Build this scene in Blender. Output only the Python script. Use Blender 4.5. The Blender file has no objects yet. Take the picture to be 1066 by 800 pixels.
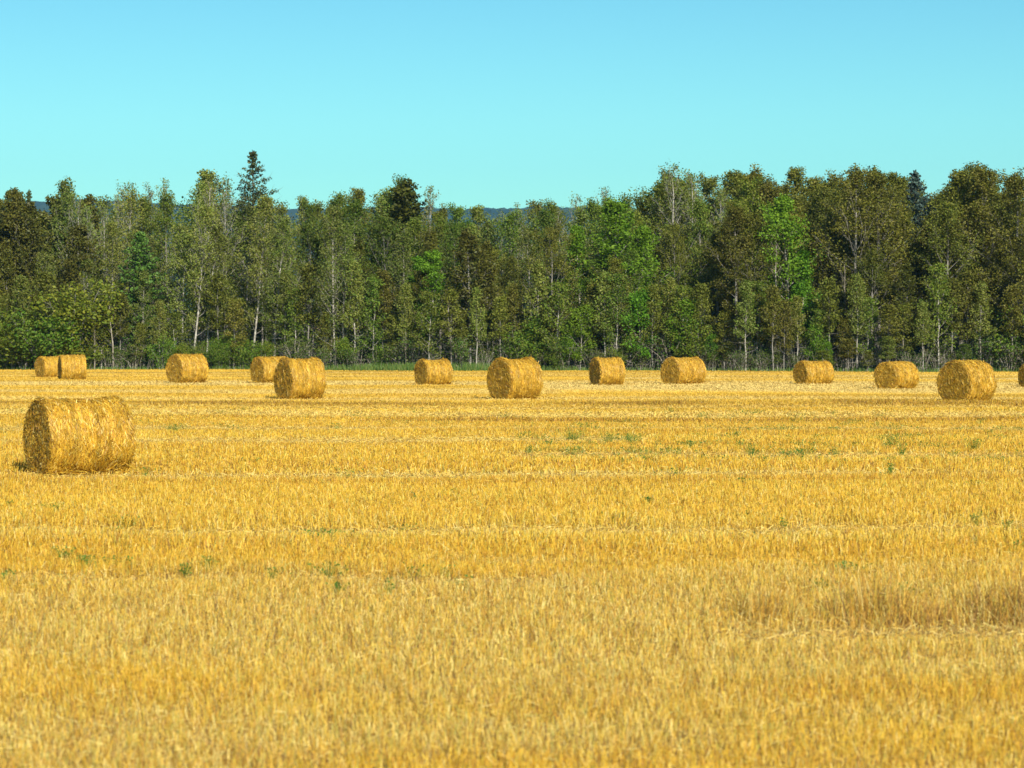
import bpy, math, random
import numpy as np
from mathutils import Vector, Matrix, Euler

rng = np.random.default_rng(11)
random.seed(11)
scene = bpy.context.scene
COL = scene.collection

# ---------------------------------------------------------------- camera numbers
F = 2742.0            # focal length in pixels of the 1066 px wide photograph
HZ = 333.0            # pixel row of the true horizon
CAM_H = 2.9
def px_x(px, d): return (px - 533.0) * d / F
def px_z(py, d): return CAM_H + (HZ - py) * d / F

# ---------------------------------------------------------------- terrain
def softplus(t): return np.where(t > 30, t, np.log1p(np.exp(np.minimum(t, 30))))
def g(x, y):
    x = np.asarray(x, float); y = np.asarray(y, float)
    yy = np.minimum(y, 330.0)
    z = -0.011 * 12 * softplus((yy - 95) / 12.0)
    near = np.clip(1 - np.abs(y) / 400.0, 0, 1)
    z = z + near * (0.035 * np.sin(x * 0.21 + y * 0.11 + 1.3) + 0.03 * np.sin(y * 0.23 - x * 0.07) * np.clip(y / 40, 0, 1))
    return z
def edge(x):                                   # distance of the wood's edge
    return 212.0 - 0.30 * x + 1.6 * np.sin(x * 0.19) + 0.9 * np.sin(x * 0.53 + 1)

# ---------------------------------------------------------------- mesh helpers
def link(o, parent=None):
    COL.objects.link(o)
    if parent is not None: o.parent = parent
    return o
def quads(name, V, mat, parent=None, tint=None, extra=None, smooth=False):
    """V: (n,4,3) separate quads -> one mesh object"""
    V = np.asarray(V, np.float32)
    n = V.shape[0]
    me = bpy.data.meshes.new(name)
    verts = V.reshape(-1, 3); nq = n
    loops = np.arange(n * 4, dtype=np.int32)
    me.vertices.add(len(verts)); me.vertices.foreach_set('co', verts.ravel())
    me.loops.add(nq * 4); me.loops.foreach_set('vertex_index', loops)
    me.polygons.add(nq)
    me.polygons.foreach_set('loop_start', np.arange(0, nq * 4, 4, dtype=np.int32))
    if tint is not None:
        at = me.attributes.new('tint', 'FLOAT_COLOR', 'POINT')
        c = np.ones((n, 4, 4), np.float32); c[:, :, :3] = np.asarray(tint)[:, None, :]
        at.data.foreach_set('color', c.ravel())
    me.update(calc_edges=True)
    me.materials.append(mat)
    return link(bpy.data.objects.new(name, me), parent)
def faces_obj(name, verts, faces, mat, parent=None, smooth=True):
    me = bpy.data.meshes.new(name)
    me.from_pydata([tuple(v) for v in verts], [], faces)
    if smooth: me.polygons.foreach_set('use_smooth', np.ones(len(faces), dtype=bool))
    me.update(); me.materials.append(mat)
    return link(bpy.data.objects.new(name, me), parent)
def empty(name, loc=(0, 0, 0), rz=0):
    e = bpy.data.objects.new(name, None)
    e.location = loc; e.rotation_euler = (0, 0, rz); e.empty_display_size = 0.3
    return link(e)
def tag(o, label=None, cat=None, group=None, kind=None):
    if label: o['label'] = label
    if cat: o['category'] = cat
    if group: o['group'] = group
    if kind: o['kind'] = kind
    return o
def unit(v): return v / np.maximum(np.linalg.norm(v, axis=-1, keepdims=True), 1e-9)
class Tubes:
    def __init__(s): s.v = []; s.f = []
    def add(s, pts, rad, sides=6, cap=True):
        pts = np.asarray(pts, float); n = len(pts); b = len(s.v)
        t = np.gradient(pts, axis=0); t = unit(t)
        ref = np.array([0.37, 0.81, 0.45])
        u = unit(np.cross(t, ref)); w = np.cross(t, u)
        a = np.arange(sides) * 2 * math.pi / sides
        for i in range(n):
            ring = pts[i] + rad[i] * (np.cos(a)[:, None] * u[i] + np.sin(a)[:, None] * w[i])
            s.v.extend(ring.tolist())
        for i in range(n - 1):
            for k in range(sides):
                k2 = (k + 1) % sides
                s.f.append((b + i * sides + k, b + i * sides + k2, b + (i + 1) * sides + k2, b + (i + 1) * sides + k))
        if cap: s.f.append(tuple(b + (n - 1) * sides + k for k in range(sides)))

# ---------------------------------------------------------------- materials
def new_mat(name):
    m = bpy.data.materials.new(name); m.use_nodes = True
    nt = m.node_tree; nt.nodes.clear()
    out = nt.nodes.new('ShaderNodeOutputMaterial')
    return m, nt, out
def N(nt, t, **kw):
    n = nt.nodes.new(t)
    for k, v in kw.items(): setattr(n, k, v)
    return n
def ramp(nt, fac, stops, interp='LINEAR'):
    r = N(nt, 'ShaderNodeValToRGB'); r.color_ramp.interpolation = interp
    el = r.color_ramp.elements
    while len(el) < len(stops): el.new(0.5)
    for e, (p, c) in zip(el, stops): e.position = p; e.color = (*c, 1)
    nt.links.new(fac, r.inputs[0]); return r
def leaf_mat(name, cols, rough=0.6, transl=0.25, spec=0.2, objvar=0.25):
    m, nt, out = new_mat(name); L = nt.links.new
    geo = N(nt, 'ShaderNodeNewGeometry')
    r = ramp(nt, geo.outputs['Random Per Island'], [((i + 0.5) / len(cols), c) for i, c in enumerate(cols)])
    oi = N(nt, 'ShaderNodeObjectInfo')
    mr = N(nt, 'ShaderNodeMapRange'); mr.inputs[3].default_value = 1 - objvar; mr.inputs[4].default_value = 1 + objvar
    L(oi.outputs['Random'], mr.inputs[0])
    hs = N(nt, 'ShaderNodeHueSaturation')
    mh = N(nt, 'ShaderNodeMapRange'); mh.inputs[3].default_value = 0.482; mh.inputs[4].default_value = 0.52
    ml = N(nt, 'ShaderNodeMath', operation='FRACT'); mm = N(nt, 'ShaderNodeMath', operation='MULTIPLY'); mm.inputs[1].default_value = 7.31
    L(oi.outputs['Random'], mm.inputs[0]); L(mm.outputs[0], ml.inputs[0]); L(ml.outputs[0], mh.inputs[0])
    L(mh.outputs[0], hs.inputs['Hue']); L(mr.outputs[0], hs.inputs['Value']); L(r.outputs[0], hs.inputs['Color'])
    p = N(nt, 'ShaderNodeBsdfPrincipled'); p.inputs['Roughness'].default_value = rough
    p.inputs['Specular IOR Level'].default_value = spec
    L(hs.outputs[0], p.inputs['Base Color'])
    t = N(nt, 'ShaderNodeBsdfTranslucent'); L(hs.outputs[0], t.inputs[0])
    mx = N(nt, 'ShaderNodeMixShader'); mx.inputs[0].default_value = transl
    L(p.outputs[0], mx.inputs[1]); L(t.outputs[0], mx.inputs[2]); L(mx.outputs[0], out.inputs[0])
    return m
def bark_mat(name, c1, c2, c3):
    m, nt, out = new_mat(name); L = nt.links.new
    tc = N(nt, 'ShaderNodeTexCoord'); mp = N(nt, 'ShaderNodeMapping'); mp.inputs['Scale'].default_value = (3, 3, 1.2)
    L(tc.outputs['Object'], mp.inputs[0])
    n = N(nt, 'ShaderNodeTexNoise'); n.inputs['Scale'].default_value = 2.2; n.inputs['Detail'].default_value = 5
    L(mp.outputs[0], n.inputs['Vector'])
    r = ramp(nt, n.outputs[0], [(0.34, c1), (0.5, c2), (0.68, c3)])
    p = N(nt, 'ShaderNodeBsdfPrincipled'); p.inputs['Roughness'].default_value = 0.85
    L(r.outputs[0], p.inputs['Base Color']); L(p.outputs[0], out.inputs[0])
    return m
def straw_mat(name, transl=0.2, rough=0.55):
    m, nt, out = new_mat(name); L = nt.links.new
    a = N(nt, 'ShaderNodeAttribute', attribute_name='tint')
    p = N(nt, 'ShaderNodeBsdfPrincipled'); p.inputs['Roughness'].default_value = rough
    p.inputs['Specular IOR Level'].default_value = 0.35
    L(a.outputs['Color'], p.inputs['Base Color'])
    t = N(nt, 'ShaderNodeBsdfTranslucent'); L(a.outputs['Color'], t.inputs[0])
    mx = N(nt, 'ShaderNodeMixShader'); mx.inputs[0].default_value = transl
    L(p.outputs[0], mx.inputs[1]); L(t.outputs[0], mx.inputs[2]); L(mx.outputs[0], out.inputs[0])
    return m

M = {}
M['straw'] = straw_mat('stubble_straw')
M['bale_straw'] = straw_mat('bale_straw', transl=0.08, rough=0.5)
M['weed'] = leaf_mat('weed_leaf', [(.05, .13, .012), (.08, .17, .018), (.13, .21, .03)], objvar=0.1)
M['grass'] = leaf_mat('margin_grass', [(.08, .16, .025), (.13, .2, .04), (.22, .24, .06), (.1, .17, .02)], objvar=0)
M['olive'] = leaf_mat('olive_leaf', [(.075, .080, .007), (.115, .115, .010), (.165, .16, .018), (.085, .108, .008), (.21, .195, .042)], rough=.6, transl=.13, spec=.15)
M['grey'] = leaf_mat('grey_green_leaf', [(.10, .125, .013), (.135, .155, .020), (.17, .182, .032), (.09, .14, .010), (.20, .20, .048)], rough=.6, transl=.13)
M['mid'] = leaf_mat('mid_green_leaf', [(.07, .115, .008), (.10, .15, .012), (.14, .18, .02), (.17, .185, .03)], transl=.25)
M['birch'] = leaf_mat('bright_green_leaf', [(.10, .20, .010), (.14, .26, .014), (.20, .32, .022), (.10, .18, .012)], transl=.35, objvar=.12)
M['spruce'] = leaf_mat('spruce_needles', [(.05, .072, .014), (.075, .10, .02), (.105, .125, .028)], rough=.6, transl=.08, spec=.25)
M['fir'] = leaf_mat('green_conifer_needles', [(.05, .10, .010), (.075, .135, .014), (.10, .165, .022)], rough=.6, transl=.1, spec=.25)
M['bluespruce'] = leaf_mat('bluish_needles', [(.03, .055, .04), (.045, .075, .055), (.06, .09, .065)], rough=.6, transl=.08, spec=.25)
M['darkpine'] = leaf_mat('dark_brown_green_leaf', [(.055, .056, .007), (.08, .078, .010), (.115, .11, .016), (.065, .077, .009)], rough=.5, transl=.12)
M['shrub'] = leaf_mat('shrub_leaf', [(.08, .15, .010), (.12, .19, .014), (.16, .23, .022), (.19, .21, .026)], transl=.3, objvar=.2)
M['yellow'] = leaf_mat('yellow_green_leaf', [(.15, .19, .014), (.21, .23, .018), (.28, .26, .024), (.16, .21, .02)], transl=.3, objvar=.1)
M['brush'] = leaf_mat('brushwood_leaf', [(.06, .10, .014), (.09, .11, .022), (.06, .12, .010), (.13, .135, .036)], transl=.25, objvar=.15)
M['pale_bark'] = bark_mat('pale_bark', (.15, .13, .10), (.35, .315, .25), (.48, .45, .37))
M['grey_bark'] = bark_mat('grey_bark', (.09, .08, .062), (.20, .18, .145), (.30, .27, .22))
M['dark_bark'] = bark_mat('dark_bark', (.045, .036, .026), (.10, .08, .06), (.16, .13, .10))
M['dead_wood'] = bark_mat('dead_wood', (.13, .105, .07), (.25, .215, .155), (.36, .32, .25))

def ground_material():
    m, nt, out = new_mat('straw_litter'); L = nt.links.new
    geo = N(nt, 'ShaderNodeNewGeometry')
    mp = N(nt, 'ShaderNodeMapping'); mp.inputs['Scale'].default_value = (0.12, 1.0, 1.0)
    L(geo.outputs['Position'], mp.inputs[0])
    n1 = N(nt, 'ShaderNodeTexNoise'); n1.inputs['Scale'].default_value = 0.35; n1.inputs['Detail'].default_value = 6
    L(mp.outputs[0], n1.inputs['Vector'])
    n2 = N(nt, 'ShaderNodeTexNoise'); n2.inputs['Scale'].default_value = 38; n2.inputs['Detail'].default_value = 6; n2.inputs['Roughness'].default_value = .7
    L(geo.outputs['Position'], n2.inputs['Vector'])
    r1 = ramp(nt, n1.outputs[0], [(.3, (.36, .20, .045)), (.5, (.45, .28, .065)), (.7, (.52, .36, .11))])
    r2 = ramp(nt, n2.outputs[0], [(.33, (.45, .36, .22)), (.5, (.8, .73, .6)), (.7, (1, 1, 1))])
    mx = N(nt, 'ShaderNodeMix', data_type='RGBA', blend_type='MULTIPLY'); mx.inputs[0].default_value = 1
    L(r1.outputs[0], mx.inputs[6]); L(r2.outputs[0], mx.inputs[7])
    p = N(nt, 'ShaderNodeBsdfPrincipled'); p.inputs['Roughness'].default_value = .9
    b = N(nt, 'ShaderNodeBump'); b.inputs['Strength'].default_value = .6; b.inputs['Distance'].default_value = .03
    L(n2.outputs[0], b.inputs['Height']); L(b.outputs[0], p.inputs['Normal'])
    L(mx.outputs[2], p.inputs['Base Color']); L(p.outputs[0], out.inputs[0])
    return m
def noise_mat(name, scale, stops, rough=.9):
    m, nt, out = new_mat(name); L = nt.links.new
    geo = N(nt, 'ShaderNodeNewGeometry')
    n = N(nt, 'ShaderNodeTexNoise'); n.inputs['Scale'].default_value = scale; n.inputs['Detail'].default_value = 8; n.inputs['Roughness'].default_value = .65
    L(geo.outputs['Position'], n.inputs['Vector'])
    r = ramp(nt, n.outputs[0], stops)
    p = N(nt, 'ShaderNodeBsdfPrincipled'); p.inputs['Roughness'].default_value = rough
    p.inputs['Specular IOR Level'].default_value = .1
    L(r.outputs[0], p.inputs['Base Color']); L(p.outputs[0], out.inputs[0])
    return m

# ---------------------------------------------------------------- setting: ground, forest floor, hills
def grid_sheet(name, xs, ys, zf, mat):
    X, Y = np.meshgrid(xs, ys); Z = zf(X, Y)
    v = np.stack([X, Y, Z], -1).reshape(-1, 3); nx = len(xs)
    f = [(j * nx + i, j * nx + i + 1, (j + 1) * nx + i + 1, (j + 1) * nx + i) for j in range(len(ys) - 1) for i in range(nx - 1)]
    return tag(faces_obj(name, v, f, mat), kind='structure')
xs = np.concatenate([[-5200, -2500, -1200, -500, -220, -120], np.arange(-80, 81, 2.0), [120, 220, 500, 1200, 2500, 5200]])
ys = np.concatenate([[-300, -120, -50, -20], np.arange(-6, 300, 2.0), [320, 360, 450, 700, 1200, 2500, 4000, 6200, 9500]])
grid_sheet('ground', xs, ys, g, ground_material())
us = np.linspace(0, 1, 30) ** 2.2
xf = np.concatenate([[-420, -220, -120], np.arange(-80, 81, 2.0), [120, 220, 420]])
def floor_sheet():
    X = np.repeat(xf[None], len(us), 0)
    Y = edge(np.clip(X, -80, 80)) + 1.0 + us[:, None] * (1150 - edge(np.clip(X, -80, 80)) - 1.0)
    Z = g(X, Y) + 0.02 + np.clip((Y - 240) / 600, 0, .4)
    v = np.stack([X, Y, Z], -1).reshape(-1, 3); nx = len(xf)
    f = [(j * nx + i, j * nx + i + 1, (j + 1) * nx + i + 1, (j + 1) * nx + i) for j in range(len(us) - 1) for i in range(nx - 1)]
    tag(faces_obj('forest_floor', v, f, noise_mat('leaf_litter', 3.0, [(.3, (.03, .022, .012)), (.55, (.07, .055, .03)), (.75, (.06, .075, .025))])), kind='structure')
floor_sheet()
def hill_z(X, Y):
    ridge = 5200.0
    h = px_z(210.5, ridge) + 5 * np.sin(X / 310 + .6) + 4 * np.sin(X / 121 + 2) + 2 * np.sin(X / 47) - 21 * np.exp(-(X / 450) ** 2)
    t = np.clip((Y - 3600) / (ridge - 3600), 0, 1)
    s = t * t * (3 - 2 * t)
    back = np.clip((Y - ridge) / 1500, 0, 1)
    rough = 3.2 * np.sin(X * .09 + Y * .013) * np.sin(Y * .021 + X * .034) + 2.0 * np.sin(X * .23 + 1.7 * np.sin(Y * .03))
    return -4.0 + (h + 4) * s * (1 - .5 * back) + rough * s
hx = np.arange(-2600, 2601, 11.0); hy = np.concatenate([np.arange(3600, 5240, 40.0), [5240, 5400, 5800, 6600]])
grid_sheet('hills', hx, hy, hill_z, noise_mat('far_forest', .012, [(.35, (.02, .04, .022)), (.52, (.035, .06, .03)), (.7, (.055, .08, .035))]))

# ---------------------------------------------------------------- stubble field
def vnoise(t, seed, per=1.0):
    r = np.random.default_rng(seed).random(4096); t = np.asarray(t) / per
    i = np.floor(t).astype(int); f = t - i; f = f * f * (3 - 2 * f)
    return r[i % 4096] * (1 - f) + r[(i + 1) % 4096] * f
def n2d(x, y, seed, px_, py_):
    r = np.random.default_rng(seed).random((256, 256)); u = np.asarray(x) / px_ + 500; v = np.asarray(y) / py_ + 500
    i = np.floor(u).astype(int); j = np.floor(v).astype(int); a = u - i; b = v - j
    a = a * a * (3 - 2 * a); b = b * b * (3 - 2 * b); i0, i1, j0, j1 = i % 256, (i + 1) % 256, j % 256, (j + 1) % 256
    return (r[i0, j0] * (1 - a) + r[i1, j0] * a) * (1 - b) + (r[i0, j1] * (1 - a) + r[i1, j1] * a) * b
def sm(a, b, t):
    t = np.clip((t - a) / (b - a), 0, 1); return t * t * (3 - 2 * t)
# swaths where the straw lies flat: (distance, half-width, slope, xmin, xmax, bleach)
SWATH = [(24.2, .75, .0, 1.9, 99, .12), (28.8, .6, -.03, -99, 0.5, .08), (35.5, .8, .02, -99, 99, .12), (48.6, 1.2, -.012, -99, 99, .3), (55, 1.5, .02, 0, 99, .2), (62, 1.8, .03, -99, 3, .2), (69.5, 1.8, -.02, -99, 99, .2),
         (81.0, 3.0, -.03, -99, 99, .25), (87.0, 1.6, .012, -99, 99, .15), (99, 3.6, -.03, -99, 99, .4), (112, 5.0, -.05, -99, 2, .5), (129, 17, -.15, 1.5, 99, 1.0), (136, 8, -.08, -99, 3, .8),
         (158, 5, -.05, 6, 99, .9), (172, 5, .04, -99, 99, .4), (192, 4.5, .02, -99, 99, .3)]
# lines of standing straw between the passes, edge shade painted in as browner stems
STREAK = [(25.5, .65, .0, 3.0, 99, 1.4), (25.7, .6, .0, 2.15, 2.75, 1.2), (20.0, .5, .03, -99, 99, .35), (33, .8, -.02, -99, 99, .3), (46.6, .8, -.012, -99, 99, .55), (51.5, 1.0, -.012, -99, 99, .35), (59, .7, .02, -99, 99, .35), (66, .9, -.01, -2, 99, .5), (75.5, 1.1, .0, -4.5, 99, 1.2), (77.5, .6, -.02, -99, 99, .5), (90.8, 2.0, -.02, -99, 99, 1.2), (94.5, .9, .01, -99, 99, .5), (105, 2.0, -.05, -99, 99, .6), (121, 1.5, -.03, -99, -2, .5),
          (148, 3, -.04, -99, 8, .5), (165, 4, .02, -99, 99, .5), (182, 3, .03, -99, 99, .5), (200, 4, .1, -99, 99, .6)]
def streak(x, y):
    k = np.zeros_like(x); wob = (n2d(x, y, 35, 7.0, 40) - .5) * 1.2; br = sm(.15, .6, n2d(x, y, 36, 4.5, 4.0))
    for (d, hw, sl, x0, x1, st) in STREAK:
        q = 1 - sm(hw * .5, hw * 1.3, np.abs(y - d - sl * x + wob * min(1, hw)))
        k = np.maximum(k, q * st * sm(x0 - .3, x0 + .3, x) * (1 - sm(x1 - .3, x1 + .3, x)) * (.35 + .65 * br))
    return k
def field(x, y):
    """stubble height factor and bleach amount"""
    wob = (n2d(x, y, 5, 5.0, 40) - .5) * .9 + (n2d(x, y, 25, 1.1, 3) - .5) * .9 * (1 - sm(30, 55, y))
    flat = np.zeros_like(x); pale = np.zeros_like(x)
    for (d, hw, sl, x0, x1, bl) in SWATH:
        k = 1 - sm(hw * .55, hw * 1.25, np.abs(y - d - sl * x + wob * min(1.0, hw)))
        k = k * sm(x0 - .4, x0 + .4, x) * (1 - sm(x1 - .4, x1 + .4, x))
        flat = np.maximum(flat, k); pale = np.maximum(pale, k * bl)
    hgt = .08 + .09 * n2d(x, y, 6, 14, 2.2) + .06 * n2d(x, y, 7, 1.3, 1.0) + .18 * sm(25.05, 25.15, y) * (1 - sm(26.0, 27.6, y)) * np.maximum(sm(2.9, 3.5, x) * sm(.12, .3, n2d(x, y, 41, .7, 5)), .7 * sm(2.1, 2.2, x) * (1 - sm(2.7, 2.8, x)))
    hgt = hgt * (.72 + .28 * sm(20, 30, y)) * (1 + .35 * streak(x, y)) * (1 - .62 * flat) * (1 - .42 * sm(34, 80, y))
    return hgt, pale, flat
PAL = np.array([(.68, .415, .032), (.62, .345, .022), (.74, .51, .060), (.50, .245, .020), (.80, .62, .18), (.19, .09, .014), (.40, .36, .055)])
def straw_tint(n, x, y, pale):
    warm = .35 * n2d(x, y, 8, 60, 9.0) + .4 * n2d(x, y, 18, 26, 2.6) + .25 * n2d(x, y, 19, 7, .9)     # streaks of redder, older straw
    warm = sm(.3, .7, warm); streak_shade = streak(x, y)
    drab = sm(.36, .66, .5 * n2d(x, y, 21, 12, 4) + .5 * n2d(x, y, 22, 3, 1.2)) * (1 - sm(26, 40, y))   # weathered greyish straw near the headland
    w = np.stack([np.full(n, .30), .14 + .38 * warm, np.full(n, .22) + .1 * (1 - warm), .04 + .16 * warm, .06 + .5 * pale, .05 + .05 * warm, .03 + .06 * n2d(x, y, 9, 6, 3)], 1)
    w[:, 3] += .7 * streak_shade; w[:, 5] += .5 * streak_shade * sm(.6, 1.2, streak_shade) + .2 * streak_shade; w[:, 1] += .2 * streak_shade; w[:, 4] *= 1 - .7 * streak_shade; w[:, 0] *= 1 - .5 * streak_shade  # shade of the stubble edges put into the stem colours along the streaks
    w[:, 3] += .1 * drab; w[:, 4] += .30 * drab; w[:, 6] += .16 * drab; w[:, 5] += .13 * drab; w[:, 1] -= .1 * drab; w[:, 0] -= .12 * drab
    w = np.maximum(w, 0); w = np.cumsum(w / w.sum(1, keepdims=True), 1)
    k = (rng.random(n)[:, None] > w).sum(1).clip(0, 6)
    c = PAL[k] * rng.uniform(.8, 1.15, (n, 1))
    c = c * (1 - .16 * drab[:, None]) + np.array([.56, .40, .13]) * .16 * drab[:, None]
    mean = PAL[:4].mean(0); soft = .8 * sm(50, 125, y)[:, None]          # distant tufts stand for many straws each
    c = c * (1 - soft) + mean * soft * (1 + .25 * (warm[:, None] < .3) - .5 * streak_shade[:, None])
    c = c * (1 - .5 * pale[:, None]) + np.array([.78, .62, .25]) * .5 * pale[:, None]
    return c
def half_width(y): return 1.2 + y * .2 + 1.0
def scatter(y0, y1, dens):
    n = int(dens * (half_width(y0) + half_width(y1)) * (y1 - y0))
    a, b = half_width(y0), half_width(y1)
    y = y0 + (y1 - y0) * np.sqrt(rng.random(int(n)) * (b * b - a * a) + a * a) / (b - a) - (y1 - y0) * a / (b - a)
    x = rng.uniform(-1, 1, len(y)) * half_width(y)
    return x, y
BALE_BASES = []
def stand(x, y, w, hs=1.0):
    h, pale, flat = field(x, y); n = len(x)
    keep = rng.random(n) > flat * .35
    tuft = n2d(x, y, 12, .09, .22)
    keep &= (tuft * .9 + .4 + .5 * sm(28, 60, y) > rng.random(n))
    x, y, h, pale = x[keep], y[keep], h[keep], pale[keep]; n = len(x)
    h = h * rng.uniform(.55, 1.25, n) * hs
    z = g(x, y); a = rng.uniform(-1.2, 1.2, n)
    dx, dy = np.cos(a) * w / 2, np.sin(a) * w / 2
    lean = rng.normal(0, .24, (n, 2)) + (rng.random(n) < .18)[:, None] * rng.normal(0, .6, (n, 2))
    tx, ty = x + lean[:, 0] * h, y + lean[:, 1] * h
    V = np.empty((n, 4, 3))
    V[:, 0] = np.stack([x - dx, y - dy, z - .01], 1); V[:, 1] = np.stack([x + dx, y + dy, z - .01], 1)
    V[:, 2] = np.stack([tx + dx * .75, ty + dy * .75, z + h], 1); V[:, 3] = np.stack([tx - dx * .75, ty - dy * .75, z + h], 1)
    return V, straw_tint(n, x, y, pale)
def lying(x, y, w, l):
    h, pale, flat = field(x, y); n = len(x)
    keep = rng.random(n) < .35 + .65 * flat
    x, y, h, pale = x[keep], y[keep], h[keep], pale[keep]; n = len(x)
    a = rng.uniform(0, 2 * math.pi, n); L = l * rng.uniform(.4, 1.2, n); tilt = rng.normal(0, .45, n)
    d = np.stack([np.cos(a) * np.cos(tilt), np.sin(a) * np.cos(tilt), np.sin(tilt)], 1)
    roll = rng.uniform(-1.2, 1.2, n)
    s = np.stack([-np.sin(a) * np.cos(roll), np.cos(a) * np.cos(roll), np.sin(roll)], 1) * (w / 2)
    c = np.stack([x, y, g(x, y) + h * rng.uniform(.05, .75, n) + .015], 1)
    d = d * (L / 2)[:, None]
    V = np.stack([c - d - s, c + d - s, c + d + s, c - d + s], 1)
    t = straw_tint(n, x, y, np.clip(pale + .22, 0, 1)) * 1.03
    return V, t
def build_stubble():
    Vs, Ts = [], []
    for (y0, y1, ds, w, dl, wl, ll) in [(14.5, 22, 1100, .005, 700, .005, .10), (22, 32, 800, .006, 420, .006, .11), (32, 48, 520, .0085, 240, .008, .13), (48, 75, 260, .012, 130, .011, .16),
                                     (75, 120, 130, .02, 120, .016, .2), (120, 200, 58, .03, 70, .026, .22), (200, 226, 34, .04, 16, .033, .3)]:
        x, y = scatter(y0, y1, ds)
        if y1 > 190: k = y < edge(x) + .8; x, y = x[k], y[k]
        V, t = stand(x, y, w); Vs.append(V); Ts.append(t)
        x, y = scatter(y0, y1, dl)
        if y1 > 190: k = y < edge(x) + .8; x, y = x[k], y[k]
        V, t = lying(x, y, wl, ll); Vs.append(V); Ts.append(t)
    return quads('stubble', np.concatenate(Vs), M['straw'], tint=np.concatenate(Ts))
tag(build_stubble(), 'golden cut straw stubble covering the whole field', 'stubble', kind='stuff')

# ---------------------------------------------------------------- weeds in the stubble
def weed_quads(c, n, spread, hgt, s):
    p = c + rng.normal(0, 1, (n, 3)) * np.array([spread, spread * .6, 0]); p[:, 2] = c[2] + rng.uniform(.3, 1, n) * hgt
    nn = unit(rng.normal(0, 1, (n, 3)) + np.array([0, -.5, .8])); u = unit(np.cross(nn, rng.normal(0, 1, (n, 3)))); v = np.cross(nn, u)
    L = s * rng.uniform(.6, 1.3, (n, 1)); lv = np.stack([p - u * L, p - v * L * .5, p + u * L, p + v * L * .5], 1)
    b = np.repeat(np.asarray(c, float)[None], n, 0); e = np.array([s * .09, 0, 0])
    return np.concatenate([lv, np.stack([b - e, b + e, p + e * .6, p - e * .6], 1)])
def field_d(py):                                   # distance at which the field shows at that pixel row
    lo, hi = 5.0, 230.0
    for _ in range(50):
        mid = (lo + hi) / 2
        if HZ - (float(g(0, mid)) + .05 - CAM_H) * F / mid * 1.0 > py: lo = mid
        else: hi = mid
    return lo
WEEDS = [  # px, py, width px, height px, label
    (634, 461, 10, 9, 'tallest dark green weed in the row of weeds at mid field'),
    (658, 461, 16, 5, 'low spreading green weed at right end of the mid-field weed row'),
    (597, 457, 22, 5, 'long low green weed clump left in the mid-field weed row'),
    (783, 474, 10, 8, 'small dark green weed standing alone right of the mid-field weed row'),
    (930, 463, 14, 11, 'bright green leafy weed in front of the pale-sided bale'),
    (1014, 465, 16, 7, 'dark green weed in stubble in front of the large right-hand bale'),
    (940, 472, 8, 6, 'small green weed just below the bright leafy weed at right'),
    (66, 585, 18, 13, 'green weed clump in near stubble below the big near bale'),
    (88, 592, 14, 7, 'smaller green weed right of the clump below the near bale'),
    (217, 594, 10, 9, 'green weed standing alone in near stubble, lower left'),
    (192, 600, 10, 7, 'dark weed just left of the lone lower-left weed'),
    (338, 561, 34, 6, 'sprawling thin green weed lying in the left-centre stubble'),
    (55, 531, 20, 5, 'pair of tiny weed sprigs below the big near bale'),
    (1048, 556, 10, 8, 'dark green weed at right edge of the field, lower down'),
    (1018, 511, 20, 5, 'dark flat weed patch near the right edge of the field'),
    (640, 542, 24, 5, 'flat green weed patch in the stubble at lower centre'),
    (928, 497, 8, 6, 'single weed sprig in stubble right of the middle'),
    (183, 449, 20, 4, 'thin line of green weed beside the big near bale'),
]
for (px, py, w, h, lab) in WEEDS:
    d = field_d(py); x = px_x(px, d); c = np.array([0, 0, 0.0])
    q = weed_quads(c, int((36 + w * 4) * (1 if d > 45 else .7)), w * d / F * .42, h * d / F * .5 + (.225 if d > 45 else .14), max(.018, .75 * d / F))
    o = quads('weed', q, M['weed']); o.location = (x, d, float(g(x, d)))
    tag(o, lab, 'weed', 'weeds growing in the stubble')
def loose_weeds():
    Q = []
    for k in range(280):
        r = rng.random()
        if r < .62: px, py = rng.uniform(540, 1066), rng.choice([448, 456, 464, 471, 480]) + rng.normal(0, 1.2)
        elif r < .8: px, py = rng.uniform(-10, 1076), rng.uniform(425, 450)
        else: px, py = rng.uniform(-10, 1076), rng.uniform(450, 620)
        py = max(py, 416)
        d = field_d(py) ; x = px_x(px, d)
        Q.append(weed_quads(np.array([x, d, float(g(x, d))]), int(rng.integers(14, 40)), rng.uniform(.06, .3) * d / 60, (.13 + rng.uniform(.02, .08)), max(.02, .6 * d / F)))
    return tag(quads('weed_sprigs', np.concatenate(Q), M['weed']), 'scattered tiny green weed sprigs through the golden stubble', 'weeds', kind='stuff')
loose_weeds()

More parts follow.
